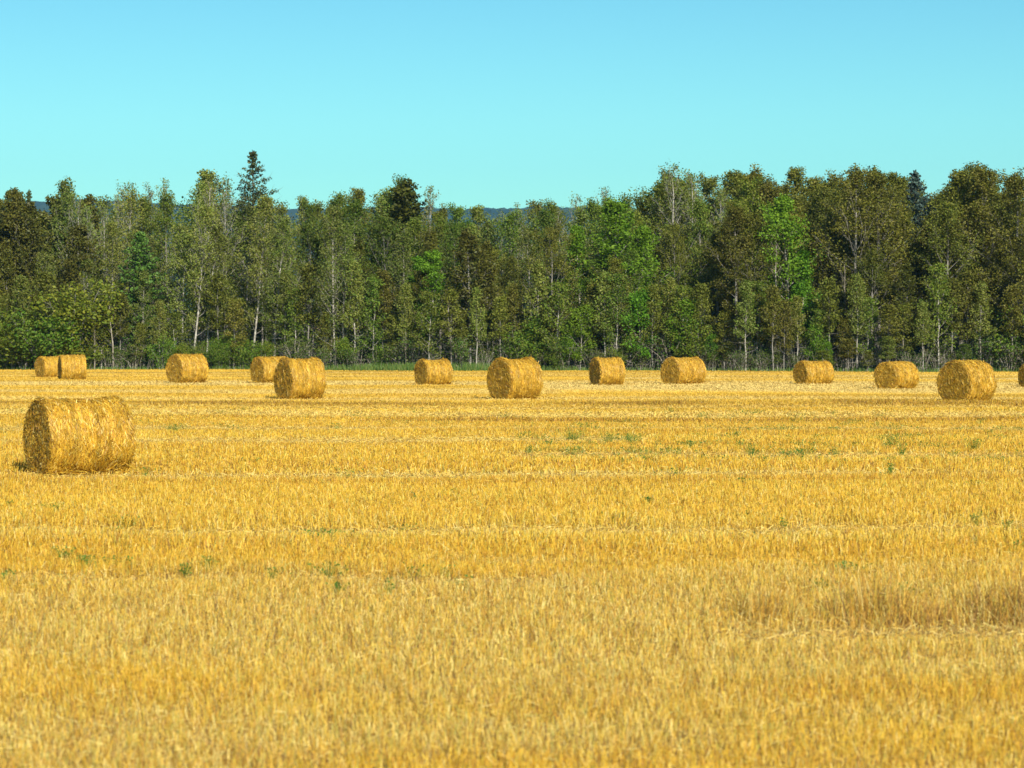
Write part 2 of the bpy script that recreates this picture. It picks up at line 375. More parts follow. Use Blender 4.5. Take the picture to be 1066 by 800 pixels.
# ---------------------------------------------------------------- round bales
BPAL = np.array([(.63, .36, .028), (.56, .29, .018), (.71, .465, .055), (.44, .21, .014), (.84, .66, .21), (.20, .088, .010)])
BW = np.array([.33, .24, .24, .11, .05, .03])
def make_bale(seed, D, Lb, saddle, n_side, n_end, sw, sl):
    r = np.random.default_rng(seed); R = D / 2
    t = empty('round_bale')
    nA, nU = 96, 40
    uu = np.linspace(-1, 1, nU)
    prof = 1 + saddle * (.075 * np.exp(-((np.abs(uu) - .84) / .13) ** 2) - .035 * np.exp(-(uu / .55) ** 2)) - .05 * np.clip((np.abs(uu) - .95) / .05, 0, 1) ** 2
    prof += .012 * np.sin(uu * 21 + seed) + .008 * np.sin(uu * 47 + seed * 2)
    ph1, ph2 = r.uniform(0, 6, 2)
    def surf(u, a):
        p = np.interp(u, uu, prof)
        rad = R * p * (1 + .012 * np.sin(3 * a + ph1 + u) + .010 * np.sin(7 * a + ph2 - 3 * u) + .008 * np.sin(13 * a + 5 * u))
        y = np.sin(a) * rad; z = np.cos(a) * rad
        x = u * Lb / 2 + .012 * np.sin(5 * a + ph1)
        z = np.where(z < 0, z * .94, z) ; z = np.maximum(z, -R * .93)
        return np.stack([x, y, z + R * .93], -1)
    A, U = np.meshgrid(np.arange(nA) * 2 * math.pi / nA, uu)
    P = surf(U, A) + r.normal(0, .008, U.shape + (3,))
    v = P.reshape(-1, 3); f = [(j * nA + i, j * nA + (i + 1) % nA, (j + 1) * nA + (i + 1) % nA, (j + 1) * nA + i) for j in range(nU - 1) for i in range(nA)]
    core = bpy.data.meshes.new('straw_core')
    def strands(c, d, nrm, n, w, l):
        k = r.choice(len(BPAL), n, p=BW); col = BPAL[k] * r.uniform(.75, 1.2, (n, 1)); mix = 0.0 if sw < .01 else .42; col = col * (1 - mix) + BPAL[:3].mean(0) * mix
        s = unit(np.cross(d, nrm + r.normal(0, .7, nrm.shape)))
        lift = np.abs(r.normal(0, .013, (n, 1))); L = l * r.uniform(.35, 1.2, (n, 1)); W = w * r.uniform(.6, 1.4, (n, 1))
        d = unit(d + nrm * r.normal(0, .10, (n, 1)) + (r.random((n, 1)) < .06) * nrm * r.normal(.3, .4, (n, 1)))
        c = c + nrm * lift
        return np.stack([c - d * L / 2 - s * W / 2, c + d * L / 2 - s * W / 2, c + d * L / 2 + s * W / 2, c - d * L / 2 + s * W / 2], 1), col
    def to_obj(name, V0, F0, Q, C, base):
        """solid backing plus strand quads in one mesh"""
        nv = len(V0); n = len(Q)
        me = bpy.data.meshes.new(name)
        verts = np.concatenate([V0, Q.reshape(-1, 3)])
        me.from_pydata(verts.tolist(), [], F0 + [tuple(nv + 4 * i + k for k in range(4)) for i in range(n)])
        at = me.attributes.new('tint', 'FLOAT_COLOR', 'POINT')
        c = np.ones((len(verts), 4), np.float32); c[:nv, :3] = base; c[nv:, :3] = np.repeat(C, 4, 0)
        at.data.foreach_set('color', c.ravel()); me.materials.append(M['bale_straw']); me.update()
        return link(bpy.data.objects.new(name, me), t)
    # rolled side: strands lie round the roll, banded by the baler's pickup
    u = r.uniform(-.99, .99, n_side); a = r.uniform(0, 2 * math.pi, n_side)
    c = surf(u, a); e = .01
    ta = unit(surf(u, a + e) - c); tu = np.tile([1., 0, 0], (n_side, 1)); nr = unit(np.cross(ta, tu)); nr *= np.sign((nr[:, 1] * np.sin(a) + nr[:, 2] * np.cos(a)))[:, None]
    ang = r.normal(0, .38, (n_side, 1)); d = ta * np.cos(ang) + tu * np.sin(ang)
    Q1, C1 = strands(c, d, nr, n_side, sw, sl)
    band = .5 + .5 * np.sin(u * 17 + seed) * np.sin(u * 7.3 + 1)
    clump = n2d(a * 6 + 40 * seed, u * 9, seed + 3, 1, 1)
    C1 = C1 * (.72 + .38 * band + .35 * (clump - .4))[:, None]
    to_obj('rolled_side', v, f, Q1, C1, (.38, .20, .026))
    # ends: cut straw in a spiral
    for s in (-1, 1):
        rings = np.linspace(0, 1, 9)[1:]
        v2 = [(s * Lb / 2 * .985 - s * .02, 0, R * .93)]; f2 = []
        for i, q in enumerate(rings):
            aa = np.arange(nA) * 2 * math.pi / nA
            pr = surf(np.full(nA, s * 1.0), aa); cen = np.array([0, 0, R * .93])
            pp = cen + (pr - cen) * np.array([0, q * .995, q * .995]); pp[:, 0] = s * Lb / 2 * .995 - s * .015 * (1 - q) + r.normal(0, .012, nA) * (q < 1)
            v2.extend(pp.tolist())
        for k in range(nA): f2.append((0, 1 + k, 1 + (k + 1) % nA))
        for i in range(len(rings) - 1):
            for k in range(nA):
                b = 1 + i * nA; f2.append((b + k, b + (k + 1) % nA, b + nA + (k + 1) % nA, b + nA + k))
        q = np.sqrt(r.random(n_end)); aa = r.uniform(0, 2 * math.pi, n_end)
        cen = np.array([0, 0, R * .93]); pr = surf(np.full(n_end, float(s)), aa)
        c = cen + (pr - cen) * np.stack([np.zeros(n_end), q, q], 1); c[:, 0] = s * Lb / 2 - s * .01
        ta = np.stack([np.zeros(n_end), np.cos(aa), -np.sin(aa)], 1); ra = np.stack([np.zeros(n_end), np.sin(aa), np.cos(aa)], 1)
        ang = r.normal(0, .8, (n_end, 1)); d = ta * np.cos(ang) + ra * np.sin(ang); nr = np.tile([float(s), 0, 0], (n_end, 1))
        Q2, C2 = strands(c, d, nr, n_end, sw, sl * .7)
        clump = n2d(aa * 3 + 10 * seed, q * 6, seed + 9, 1, 1); C2 = C2 * (.55 + .5 * clump)[:, None]
        to_obj('end_face', np.array(v2), f2, Q2, C2, (.32, .16, .022))
    return t
# px left, right, top, bottom, yaw (deg), saddle, label
BALES = [
    (22, 144, 410, 488, 30, .32, 'large near round straw bale alone at left of the stubble field'),
    (34, 66, 370, 392, 36, .5, 'far round straw bale at far left, partly hidden behind its neighbour'),
    (57, 90, 368, 394.5, 18, .1, 'far-left round straw bale standing in front of the half-hidden one'),
    (171, 216, 367, 397, 40, .3, 'wide far round straw bale standing alone between near bale and overlapping pair'),
    (259, 303, 370, 397, 36, .2, 'round straw bale mostly hidden behind the left-centre saddle-topped bale'),
    (284, 338, 371, 413, 30, .9, 'left-centre straw bale with saddle-shaped top covering another bale'),
    (431, 471, 373, 399, 30, 1.3, 'small far straw bale with raised right shoulder, left of centre'),
    (507, 565, 371, 413, 34, 1.0, 'large round straw bale at the centre of the field'),
    (614, 651, 371, 399, 22, .5, 'narrow far straw bale just right of centre'),
    (688, 736, 371, 398, 40, .7, 'wide far straw bale sunk in pale stubble, right of the narrow bale'),
    (827, 869, 374.5, 398, 30, .4, 'far straw bale half sunk behind pale stubble at right'),
    (911, 959, 375, 402.5, 44, .0, 'flat-topped far straw bale beside the big right-hand bale'),
    (979, 1039, 373, 416, 38, .0, 'big right-hand straw bale with streaked side'),
    (1063, 1103, 378, 401, 24, .3, 'straw bale cut off by the right edge of the picture'),
]
SPILL = []
for i, (x0, x1, yt, yb, yaw, sad, lab) in enumerate(BALES):
    cx = (x0 + x1) / 2; lo, hi = 20.0, 230.0
    for _ in range(60):
        d = (lo + hi) / 2; gy = HZ - (float(g(px_x(cx, d), d)) + .05 - CAM_H) * F / d
        if gy > yb + .09 * F / d: lo = d
        else: hi = d
    X = px_x(cx, d); zb = float(g(X, d))
    D = (px_z(yt, d) - zb) * .985
    W = (x1 - x0) * d / F; th = math.radians(yaw)
    Lb = min(max((W - D * math.sin(th)) / math.cos(th), D * .85), D * 1.35)
    near = d < 70
    t = make_bale(40 + i, D, Lb, sad, 26000 if near else (10000 if d < 120 else 6000), 10000 if near else (4000 if d < 120 else 2200), .008 if near else (.012 if d < 120 else .016), .17 if near else .22)
    t.location = (X - (.10 if near else 0), d + .5, zb - .04); t.rotation_euler = (0, 0, th)
    tag(t, lab, 'straw bale', 'round straw bales left on the stubble')
    m = 420 if near else 170
    r_ = np.random.default_rng(900 + i); fx = np.sign(r_.uniform(-1, 1, m)) * 0 + r_.normal(0, Lb * .62, m); fy = r_.normal(-.15, D * .42, m)
    SPILL.append((X + fx * math.cos(th) - fy * math.sin(th), d + .5 + fx * math.sin(th) + fy * math.cos(th), .010 if near else .018))

def spilled():
    Vs, Ts = [], []
    for (x, y, w) in SPILL:
        n = len(x); a = rng.uniform(0, 6.28, n); L = rng.uniform(.08, .3, n); ti = rng.normal(0, .35, n)
        dd = np.stack([np.cos(a) * np.cos(ti), np.sin(a) * np.cos(ti), np.sin(ti)], 1) * L[:, None] / 2
        ss = np.stack([-np.sin(a), np.cos(a), rng.uniform(-1, 1, n)], 1) * w / 2
        c = np.stack([x, y, g(x, y) + rng.uniform(.03, .17, n)], 1)
        Vs.append(np.stack([c - dd - ss, c + dd - ss, c + dd + ss, c - dd + ss], 1)); Ts.append(BPAL[rng.choice(6, n, p=BW)] * rng.uniform(.8, 1.15, (n, 1)))
    tag(quads('spilled_straw', np.concatenate(Vs), M['straw'], tint=np.concatenate(Ts)), 'loose straw spilled round the feet of the bales', 'loose straw', kind='stuff')
spilled()

# ---------------------------------------------------------------- trees
def leaves_at(r, centers, rad, n_each, size, up=.5, flat=.8):
    n = len(centers) * n_each
    c = np.repeat(centers, n_each, 0) + unit(r.normal(0, 1, (n, 3))) * 1.75 * r.random((n, 1)) ** .5 * np.repeat(rad, n_each)[:, None] * np.array([1, 1, flat])
    nn = unit(r.normal(0, 1, (n, 3)) + np.array([0, 0, up])); u = unit(np.cross(nn, r.normal(0, 1, (n, 3)))); v = np.cross(nn, u)
    L = size * r.uniform(.55, 1.35, (n, 1))
    return np.stack([c - u * L, c - v * L * .62, c + u * L, c + v * L * .62], 1)
LIMBS = []
def grow(seed, H, base, width, shape, nl, ang, r0, bare=0.0, nsub=5, wob=.25, lean=0.0, droop=0.0, forks=0):
    """trunk, limbs, twigs -> tubes and foliage centres"""
    r = np.random.default_rng(seed); T = Tubes(); C = []; RD = []; LIMBS.clear()
    n = 10; tz = np.linspace(0, 1, n)
    off = np.cumsum(r.normal(0, wob / n * 1.6, (n, 2)), 0); off -= off[0]
    trunk = np.stack([off[:, 0] + lean * H * tz, off[:, 1], H * tz], 1)
    T.add(trunk, r0 * (1 - tz * .93) ** .85 + .006, 7)
    def at(t): return np.array([np.interp(t, tz, trunk[:, k]) for k in range(3)])
    for i in range(nl):
        t = base + (1 - base) * ((i + r.random()) / nl) ** .9; t = min(t, .985)
        q = (t - base) / (1 - base); L = width * shape(q) * r.uniform(.6, 1.2) + .15
        az = i * 2.4 + r.uniform(-.6, .6); el = ang(q) + r.normal(0, .14)
        p0 = at(t); k = 5; s = np.linspace(0, 1, k)[:, None]
        dirh = np.array([math.cos(az), math.sin(az), 0]); curve = .28 * L - droop * L
        pts = p0 + s * L * (dirh * math.cos(el) + np.array([0, 0, math.sin(el)])) + (s ** 2) * np.array([0, 0, curve]) + r.normal(0, .035 * L, (k, 3)) * s
        rr = max(.012, r0 * .33 * (1 - q * .75) * min(1, L / width + .2))
        T.add(pts, rr * (1 - s[:, 0] * .85), 4); LIMBS.append(pts)
        for j in range(nsub):
            sj = r.uniform(.3, 1.0); pj = np.array([np.interp(sj, s[:, 0], pts[:, m]) for m in range(3)])
            dv = unit(np.array(pts[-1] - pts[0]) / L + r.normal(0, .6, 3) + np.array([0, 0, .25])); lt = L * r.uniform(.2, .5) + .1
            tip = pj + dv * lt; midp = (pj + tip) / 2 + r.normal(0, .05, 3) * lt
            T.add([pj, midp, tip], [rr * .35 + .004, rr * .25 + .003, .003], 3, cap=False)
            if r.random() >= bare:
                C.append(tip); RD.append(.16 + .10 * L); C.append(midp); RD.append(.16 + .10 * L)
        if r.random() >= bare: C.append(pts[-1]); RD.append(.22 + .08 * L)
    if bare < .9: C.append(trunk[-1]); RD.append(.2)
    return r, T, np.array(C), np.array(RD), trunk
def dead_stubs(r, T, trunk, base, n, L):
    H = trunk[-1, 2]
    for k in range(n):
        t = r.uniform(.06, base + .05); p = np.array([np.interp(t * H, trunk[:, 2], trunk[:, m]) for m in range(3)]); az = r.uniform(0, 6.28)
        d = np.array([math.cos(az), math.sin(az), r.uniform(-.2, .5)]); l = L * r.uniform(.4, 1)
        T.add([p, p + d * l * .5, p + d * l + np.array([0, 0, .1 * l])], [.016, .010, .004], 3, cap=False)
round_shape = lambda q: (max(0, 1 - abs(q - .38) / .66)) ** .55
tall_shape = lambda q: (max(0, 1 - abs(q - .3) / .72)) ** .6
cone_shape = lambda q: min(1.0, (1 - q) * 3.0) * (.75 + .25 * (1 - q)) + .01
PROTO = {}
def finish(name, cat, kind, T, leafV, bark, leafm, H):
    t = empty(name)
    faces_obj('trunk', T.v, T.f, M[bark], t)
    quads('crown', leafV, M[leafm], t)
    t['category'] = cat
    H = max(H * .8, float(np.percentile(leafV[:, :, 2], 99.6)))
    PROTO.setdefault(kind, []).append([t, H, False])
def poplar(kind, seed, H, width, leafm, bark, n_each, size, base=.28, nl=30, bare=.0, r0=.15, name='aspen_tree', cat='aspen', nsub=5, lean=0.0, rf=1.0, stubs=8, shape=round_shape):
    r, T, C, RD, trunk = grow(seed, H, base, width, shape, nl, lambda q: .45 + .75 * q, r0, bare, nsub, lean=lean)
    dead_stubs(r, T, trunk, base, stubs, 1.2)
    V = leaves_at(r, C, RD * rf, n_each, size)
    finish(name, cat, kind, T, V, bark, leafm, H)
def conifer(kind, seed, H, width, leafm, n_each, size, base=.06, nl=120, name='spruce_tree', cat='spruce', dn=-.15, bark='dark_bark', shape=cone_shape, nsub=8):
    r, T, C, RD, trunk = grow(seed, H, base, width, shape, nl, lambda q: dn + .75 * q * q, .16, .0, nsub, wob=.06, droop=.28)
    P = []; Q = []
    for pts in LIMBS:                                 # flat sprays of needles hanging along every limb
        L = np.linalg.norm(pts[-1] - pts[0])
        for f in np.linspace(.15, 1.0, max(3, int(L / .22))):
            P.append([np.interp(f, np.linspace(0, 1, len(pts)), pts[:, m]) for m in range(3)]); Q.append(.07 + .16 * L * (1.1 - .7 * f))
    V = leaves_at(r, np.array(P), np.array(Q), n_each, size, up=.9, flat=.55)
    tip = trunk[-1] + np.stack([np.zeros(5), np.zeros(5), -np.linspace(0, .9, 5)], 1)
    V = np.concatenate([V, leaves_at(r, tip, np.full(5, .07), 10, size * .8, flat=1.5)])
    finish(name, cat, kind, T, V, bark, leafm, H)
for s in range(5): poplar('olive', 100 + s, 14, [2.9, 2.5, 3.2, 2.2, 2.7][s], 'olive', 'grey_bark', 30, .074, base=[.22, .3, .2, .26, .34][s], nl=34, rf=.86)
for s in range(4): poplar('mid', 130 + s, 13, [2.5, 2.1, 2.8, 1.9][s], 'mid', 'grey_bark', 25, .076, base=.2, nl=32, name='poplar_tree', cat='poplar')
for s in range(5): poplar('grey', 160 + s, 14, [2.3, 1.9, 2.6, 2.1, 1.7][s], 'grey', 'pale_bark', 15, .085, base=[.14, .22, .10, .2, .3][s], nl=40, bare=.08, lean=[0, .06, -.03, .09, 0][s], r0=.10)
for s in range(4): poplar('sparse', 190 + s, 14, [1.9, 1.6, 2.2, 1.7][s], 'grey', 'pale_bark', 5, .07, base=[.3, .4, .25, .35][s], nl=34, bare=.42, r0=.09, nsub=9, rf=.8, lean=[0, .05, 0, -.04][s])
for s in range(3): poplar('birch', 220 + s, 12, [1.6, 1.9, 1.4][s], 'birch', 'pale_bark', 22, .095, base=[.25, .3, .2][s], nl=32, r0=.11, name='birch_tree', cat='birch', lean=[0, -.05, .03][s], shape=tall_shape)
for s in range(3): poplar('dark', 250 + s, 13, [2.2, 1.9, 2.5][s], 'darkpine', 'grey_bark', 18, .11, base=[.2, .24, .16][s], nl=40, name='dark_poplar_tree', cat='poplar', shape=tall_shape, rf=.9)
for s in range(2): conifer('spruce', 280 + s, 16, [2.5, 2.0][s], 'spruce', 13, .09)
conifer('fir', 290, 10, 2.0, 'fir', 11, .11, name='fir_tree', cat='fir')
conifer('bluespruce', 295, 14, 2.2, 'bluespruce', 11, .12)
for s in range(4): poplar('sapling', 310 + s, 7, [1.1, .9, 1.3, .8][s], ['olive', 'grey', 'mid', 'olive'][s], ['grey_bark', 'pale_bark', 'pale_bark', 'grey_bark'][s], 16, .08, base=[.25, .35, .15, .4][s], nl=26, r0=.06, name='sapling', cat='sapling', nsub=4, stubs=10)
for s in range(2): poplar('greensapling', 330 + s, 5, [1.3, 1.1][s], 'birch', 'pale_bark', 18, .085, base=[.12, .2][s], nl=20, r0=.05, name='birch_sapling', cat='sapling', nsub=4)
for s in range(2): poplar('deadstem', 340 + s, 9, [1.2, .9][s], 'grey', 'dead_wood', 2, .06, base=.3, nl=16, bare=.85, r0=.09, name='dead_tree', cat='dead tree', nsub=5, lean=[.05, -.12][s], stubs=14)
def shrub(kind, seed, H, W, leafm, n_each, size, bark='grey_bark', stems=9, name='shrub', bare=0.0):
    r = np.random.default_rng(seed); T = Tubes(); C = []; RD = []
    for k in range(stems):
        az = r.uniform(0, 6.28); sp = r.uniform(.15, 1) * W; h = H * r.uniform(.55, 1) * (1 - .25 * sp / W)
        p0 = np.array([math.cos(az), math.sin(az), 0]) * .15; p2 = np.array([math.cos(az) * sp, math.sin(az) * sp, h]); p1 = p0 * .5 + p2 * np.array([.35, .35, .55])
        T.add([p0, p1, p2], [.03, .02, .006], 4)
        for j in range(9):
            s = r.uniform(.3, 1); b = p1 + (p2 - p1) * s if r.random() < .75 else p0 + (p1 - p0) * s
            d = unit(r.normal(0, 1, 3) + np.array([math.cos(az) * .5, math.sin(az) * .5, .4])) * r.uniform(.25, .7) * W * .5
            T.add([b, b + d * .5 + r.normal(0, .03, 3), b + d], [.010, .007, .003], 3, cap=False)
            if r.random() >= bare: C.append(b + d); RD.append(.13 * W + .08)
        if r.random() >= bare: C.append(p2); RD.append(.12 * W + .08)
    V = leaves_at(r, np.array(C), np.array(RD), n_each, size)
    V[:, :, 2] = np.maximum(V[:, :, 2], .02)
    finish(name, 'shrub', kind, T, V, bark, leafm, H)
for s in range(3): shrub('shrub', 360 + s, 4.4, [2.0, 1.6, 2.3][s], 'shrub', 34, .085, stems=12)
for s in range(2): shrub('yellow', 370 + s, 6.0, [2.2, 1.9][s], 'yellow', 34, .085, stems=13, name='yellow_green_shrub')
for s in range(3): shrub('brush', 380 + s, 2.6, [1.4, 1.1, 1.7][s], 'brush', 10, .075, bark='dead_wood', stems=15, name='brushwood_shrub', bare=.35)

SPOTS = []     # (kind, px, dist, height, row, variant, xscale)
def put(kind, px, off, top, row, var=None, ws=1.0, rz=None):
    d = 215.0
    for _ in range(6): d = float(edge(px_x(px, d))) + off
    x = px_x(px, d); zb = float(g(x, d)); h = px_z(top, d) - zb
    SPOTS.append((kind, px, x, d, zb, h, row, var, ws, rz))
SKY = [(-60, 200), (0, 203), (22, 203), (36, 214), (46, 216), (62, 194), (88, 192), (104, 206), (130, 181), (158, 184), (172, 192), (192, 181), (215, 182), (238, 184), (250, 198), (280, 203), (300, 203), (330, 205), (362, 206), (386, 199), (420, 190),
       (448, 202), (466, 205), (482, 208), (505, 209), (530, 209), (545, 206), (566, 201), (600, 200), (640, 197), (668, 190), (700, 174), (722, 182), (752, 186), (790, 181), (822, 180), (852, 186), (884, 176), (922, 178), (958, 182), (976, 196), (1000, 178), (1022, 174), (1050, 182), (1066, 180), (1130, 182)]
def sky(px): return float(np.interp(px, [a for a, b in SKY], [b for a, b in SKY]))
def pick(px, row):
    r = random.random()
    if px < 52: return 'dark' if r < .85 else 'olive'
    if px < 115: return 'grey' if r < .45 else ('sparse' if r < .75 else 'dark')
    if px < 345: return ('sparse' if r < .75 else 'grey') if row == 4 else 'grey' if r < .6 else ('sparse' if r < .8 else 'mid')
    if px < 470: return 'grey' if r < .35 else ('mid' if r < .6 else ('sparse' if r < .72 else 'olive'))
    if px < 560: return 'sparse' if (row >= 3 and r < .7) else ('olive' if r < .45 else ('mid' if r < .8 else 'grey'))
    if px < 690: return 'sparse' if (row >= 3 and r < .4) else ('olive' if r < .4 else ('mid' if r < .85 else 'grey'))
    if px < 780: return 'sparse' if (row >= 3 and r < .35) else ('olive' if r < .75 else 'mid')
    return 'olive' if r < .9 else ('mid' if r < .97 else 'dark')
# --- trees the photograph singles out
put('spruce', 264, 19, 160, 4, 0, 1.0)
put('dark', 16, 9, 200, 2, 0); put('dark', 33, 10, 212, 2, 1); put('spruce', 31, 15, 200, 3, 1, .7); put('dark', -8, 8, 222, 2, 2)
put('fir', 146, 7, 243, 1, 0)
put('bluespruce', 952, 13, 181, 3, 0)
put('birch', 640, 6, 210, 2, 0, 1.35); put('birch', 662, 7, 236, 2, 1, 1.1); put('birch', 606, 7, 236, 2, 2, 1.1)
put('birch', 826, 5, 205, 1, 1, 1.15, 0.0); put('birch', 836, 4, 262, 1, 2, 1.0)
put('birch', 452, 6, 262, 1, 0, 1.1); put('birch', 432, 7, 268, 1, 2, 1.0)
put('dark', 420, 17, 190, 4, 0, 1.5); put('dark', 490, 4, 240, 1, 0, 1.2); put('dark', 508, 5, 252, 1, 1, 1.0)
put('olive', 574, 4, 236, 1, 2, 1.0); put('olive', 640, 3, 268, 1, 0, 1.0)
put('sparse', 702, 12, 170, 3, 2, 1.2); put('sparse', 722, 14, 178, 3, 0)
put('olive', 764, 4, 214, 1, 1, 1.2); put('olive', 784, 5, 222, 1, 3, 1.1)
put('olive', 890, 6, 176, 1, 2, 1.25); put('olive', 912, 8, 178, 2, 0, 1.2); put('olive', 1020, 6, 173, 1, 1, 1.3); put('olive', 1056, 5, 180, 1, 0, 1.2); put('olive', 1000, 8, 178, 2, 3, 1.2); put('olive', 985, 5, 212, 1, 4)
put('grey', 200, 3.5, 215, 1, 3, 1.0, 0.0); put('grey', 214, 4, 232, 1, 1, 1, .3); put('grey', 262, 3, 205, 1, 3, 1, .1); put('grey', 284, 3.5, 225, 1, 1, 1, .2); put('grey', 348, 2.5, 215, 1, 0); put('grey', 357, 3, 232, 1, 2)
put('yellow', 74, 1.5, 292, 0, 0, 1.25); put('yellow', 92, 2.5, 318, 0, 1, 1.1); put('shrub', 12, 1.2, 318, 0, 2, 1.5); put('shrub', 40, 1.0, 326, 0, 0, 1.4); put('shrub', -8, 1, 325, 0, 1, 1.5); put('yellow', 62, 1.0, 334, 0, 1, 1.0); put('yellow', 24, .8, 330, 0, 0, 1.1)
put('greensapling', 604, 1.5, 318, 0, 0, 1.2); put('greensapling', 592, 1.0, 342, 0, 1, 1.1); put('greensapling', 716, 1.5, 312, 0, 1, 1.3); put('greensapling', 664, 2, 302, 0, 0, 1.2); put('greensapling', 742, 1.2, 348, 0, 1, 1); put('greensapling', 850, 1.5, 338, 0, 0, 1.1); put('greensapling', 862, 1.3, 356, 0, 1, 1)
put('shrub', 250, 1.5, 352, 0, 0, 1.2); put('shrub', 232, 1.5, 345, 0, 2, 1.1); put('shrub', 360, 2, 352, 0, 1); put('shrub', 1062, 2.5, 322, 0, 2, 1.4); put('shrub', 730, 1.6, 330, 0, 2, 1.1); put('shrub', 555, 2, 330, 0, 1, 1.2); put('shrub', 538, 2, 340, 0, 0, 1.1); put('shrub', 580, 1.0, 352, 0, 2, 1.0)
put('deadstem', 118, 1.5, 300, 0, 0); put('deadstem', 98, 1.0, 338, 0, 1); put('deadstem', 880, 5, 268, 1, 1); put('deadstem', 470, 1.5, 300, 0, 0); put('deadstem', 805, 4, 250, 1, 0)
# --- rows
def row_fill(row, step, off, top, kinds=None, x0=-45, x1=1112):
    px = x0 + random.uniform(0, step)
    while px < x1:
        if row == 0 and step < 20 and any(a < px < b for a, b in [(184, 226), (256, 292), (340, 366)]): px += 6; continue
        k = kinds(px) if kinds else pick(px, row)
        put(k, px, random.uniform(*off), top(px), row, None, random.uniform(.85, 1.2))
        px += step * random.uniform(.6, 1.4)
row_fill(4, 17, (22, 30), lambda p: sky(p) + random.uniform(-6, 12))
row_fill(3, 20, (15, 20), lambda p: sky(p) + random.uniform(4, 26))
row_fill(2, 22, (9, 13), lambda p: sky(p) + random.uniform(22, 70))
row_fill(1, 29, (4, 7), lambda p: sky(p) + random.uniform(50, 120))
row_fill(0, 17, (1.0, 3.8), lambda p: random.uniform(270, 340), lambda p: 'sapling')
row_fill(0, 24, (.6, 2.5), lambda p: random.uniform(344, 368), lambda p: random.choice(['brush', 'brush', 'shrub'] if p < 690 else ['brush', 'brush', 'sapling']))

# --- wording that tells the trees apart
WORD = {'olive': 'olive-brown poplar', 'mid': 'mid-green poplar', 'grey': 'grey-green aspen', 'sparse': 'thin half-bare aspen', 'birch': 'bright green birch', 'dark': 'dark brown-green poplar',
        'spruce': 'dark pointed spruce', 'fir': 'green cone-shaped fir', 'bluespruce': 'bluish dark spruce', 'sapling': 'slender sapling', 'greensapling': 'bright green sapling', 'deadstem': 'bare dead tree',
        'shrub': 'green shrub', 'yellow': 'yellow-green shrub', 'brush': 'grey twiggy brush'}
GROUP = {'olive': 'olive-brown poplars of the wood', 'mid': 'green poplars of the wood', 'grey': 'grey-green aspens of the wood', 'sparse': 'half-bare aspens of the wood', 'birch': 'bright birches of the wood', 'dark': 'dark poplars of the wood',
         'spruce': 'spruces of the wood', 'sapling': 'saplings along the wood edge', 'greensapling': 'green saplings along the wood edge', 'deadstem': 'dead trees along the wood edge', 'shrub': 'shrubs along the wood edge', 'yellow': 'shrubs along the wood edge', 'brush': 'brush along the wood edge'}
ROWW = ['at wood edge', 'in front rank', 'in second rank', 'deeper in wood', 'on skyline']
MARK = [(-30, 'left picture edge'), (62, 'leftmost bale pair'), (193, 'wide lone bale'), (298, 'overlapping bales'), (451, 'raised-shoulder bale'), (536, 'central bale'), (632, 'narrow bale'), (712, 'wide sunken bale'), (848, 'half-sunk bale'), (935, 'flat-topped bale'), (1009, 'streaked bale'), (1090, 'right picture edge')]
def where(px):
    m = min(MARK, key=lambda q: abs(q[0] - px)); dx = px - m[0]
    if 'picture' in m[1]: return 'by ' + m[1]
    if abs(dx) < 13: return 'straight behind ' + m[1]
    side = 'left' if dx < 0 else 'right'
    return ('just ' if abs(dx) < 32 else 'well ') + side + ' of ' + m[1]
lab = {}
def word(s):
    if s[0] == 'sapling': return ('tall ' if s[5] > 5.2 else 'low ' if s[5] < 3.2 else 'midsize ') + WORD[s[0]]
    return WORD[s[0]]
for i, s in enumerate(SPOTS): lab.setdefault((word(s), ROWW[s[6]], where(s[1])), []).append(i)
LABEL = {}
NUM = ['', '', 'two', 'three', 'four', 'five', 'six', 'seven', 'eight', 'nine', 'ten', 'eleven', 'twelve']; ORD = ['leftmost', 'second', 'third', 'fourth', 'fifth', 'sixth', 'seventh', 'eighth', 'ninth', 'tenth', 'eleventh', 'twelfth']
for key, idx in lab.items():
    idx.sort(key=lambda i: SPOTS[i][1]); n = len(idx)
    for k, i in enumerate(idx):
        base = f'{key[0]} {key[1]}, {key[2]}'
        if n == 1: LABEL[i] = base; continue
        o = ('left' if k == 0 else 'right') + ' of two' if n == 2 else ('leftmost' if k == 0 else 'rightmost' if k == n - 1 else ORD[k] + ' from left') + ' of ' + NUM[min(n, 12)]
        LABEL[i] = f'{base}, {o}'
cyc = {}
for i, (kind, px, x, d, zb, h, row, var, ws, rz) in enumerate(SPOTS):
    ps = PROTO[kind]
    if var is None: cyc[kind] = cyc.get(kind, random.randrange(9)) + 1; var = cyc[kind] % len(ps)
    pr = ps[var % len(ps)]
    if not pr[2]: o = pr[0]; pr[2] = True
    else:
        o = pr[0].copy(); link(o)
        for ch in pr[0].children:
            c = ch.copy(); link(c); c.parent = o
    s = h / pr[1]; w = max(s, .55 * s + .45) * ws
    if kind in ('shrub', 'yellow', 'brush', 'greensapling'): w = s * ws
    o.location = (x, d, zb - .02); o.scale = (w, w, s)
    o.rotation_euler = (0, 0, random.uniform(0, 6.28) if rz is None else rz)
    o['label'] = LABEL[i]; o['group'] = GROUP.get(kind, 'conifers of the wood')
for ps in PROTO.values():
    for pr in ps:
        if not pr[2]:
            for ch in list(pr[0].children): bpy.data.objects.remove(ch)
            bpy.data.objects.remove(pr[0])

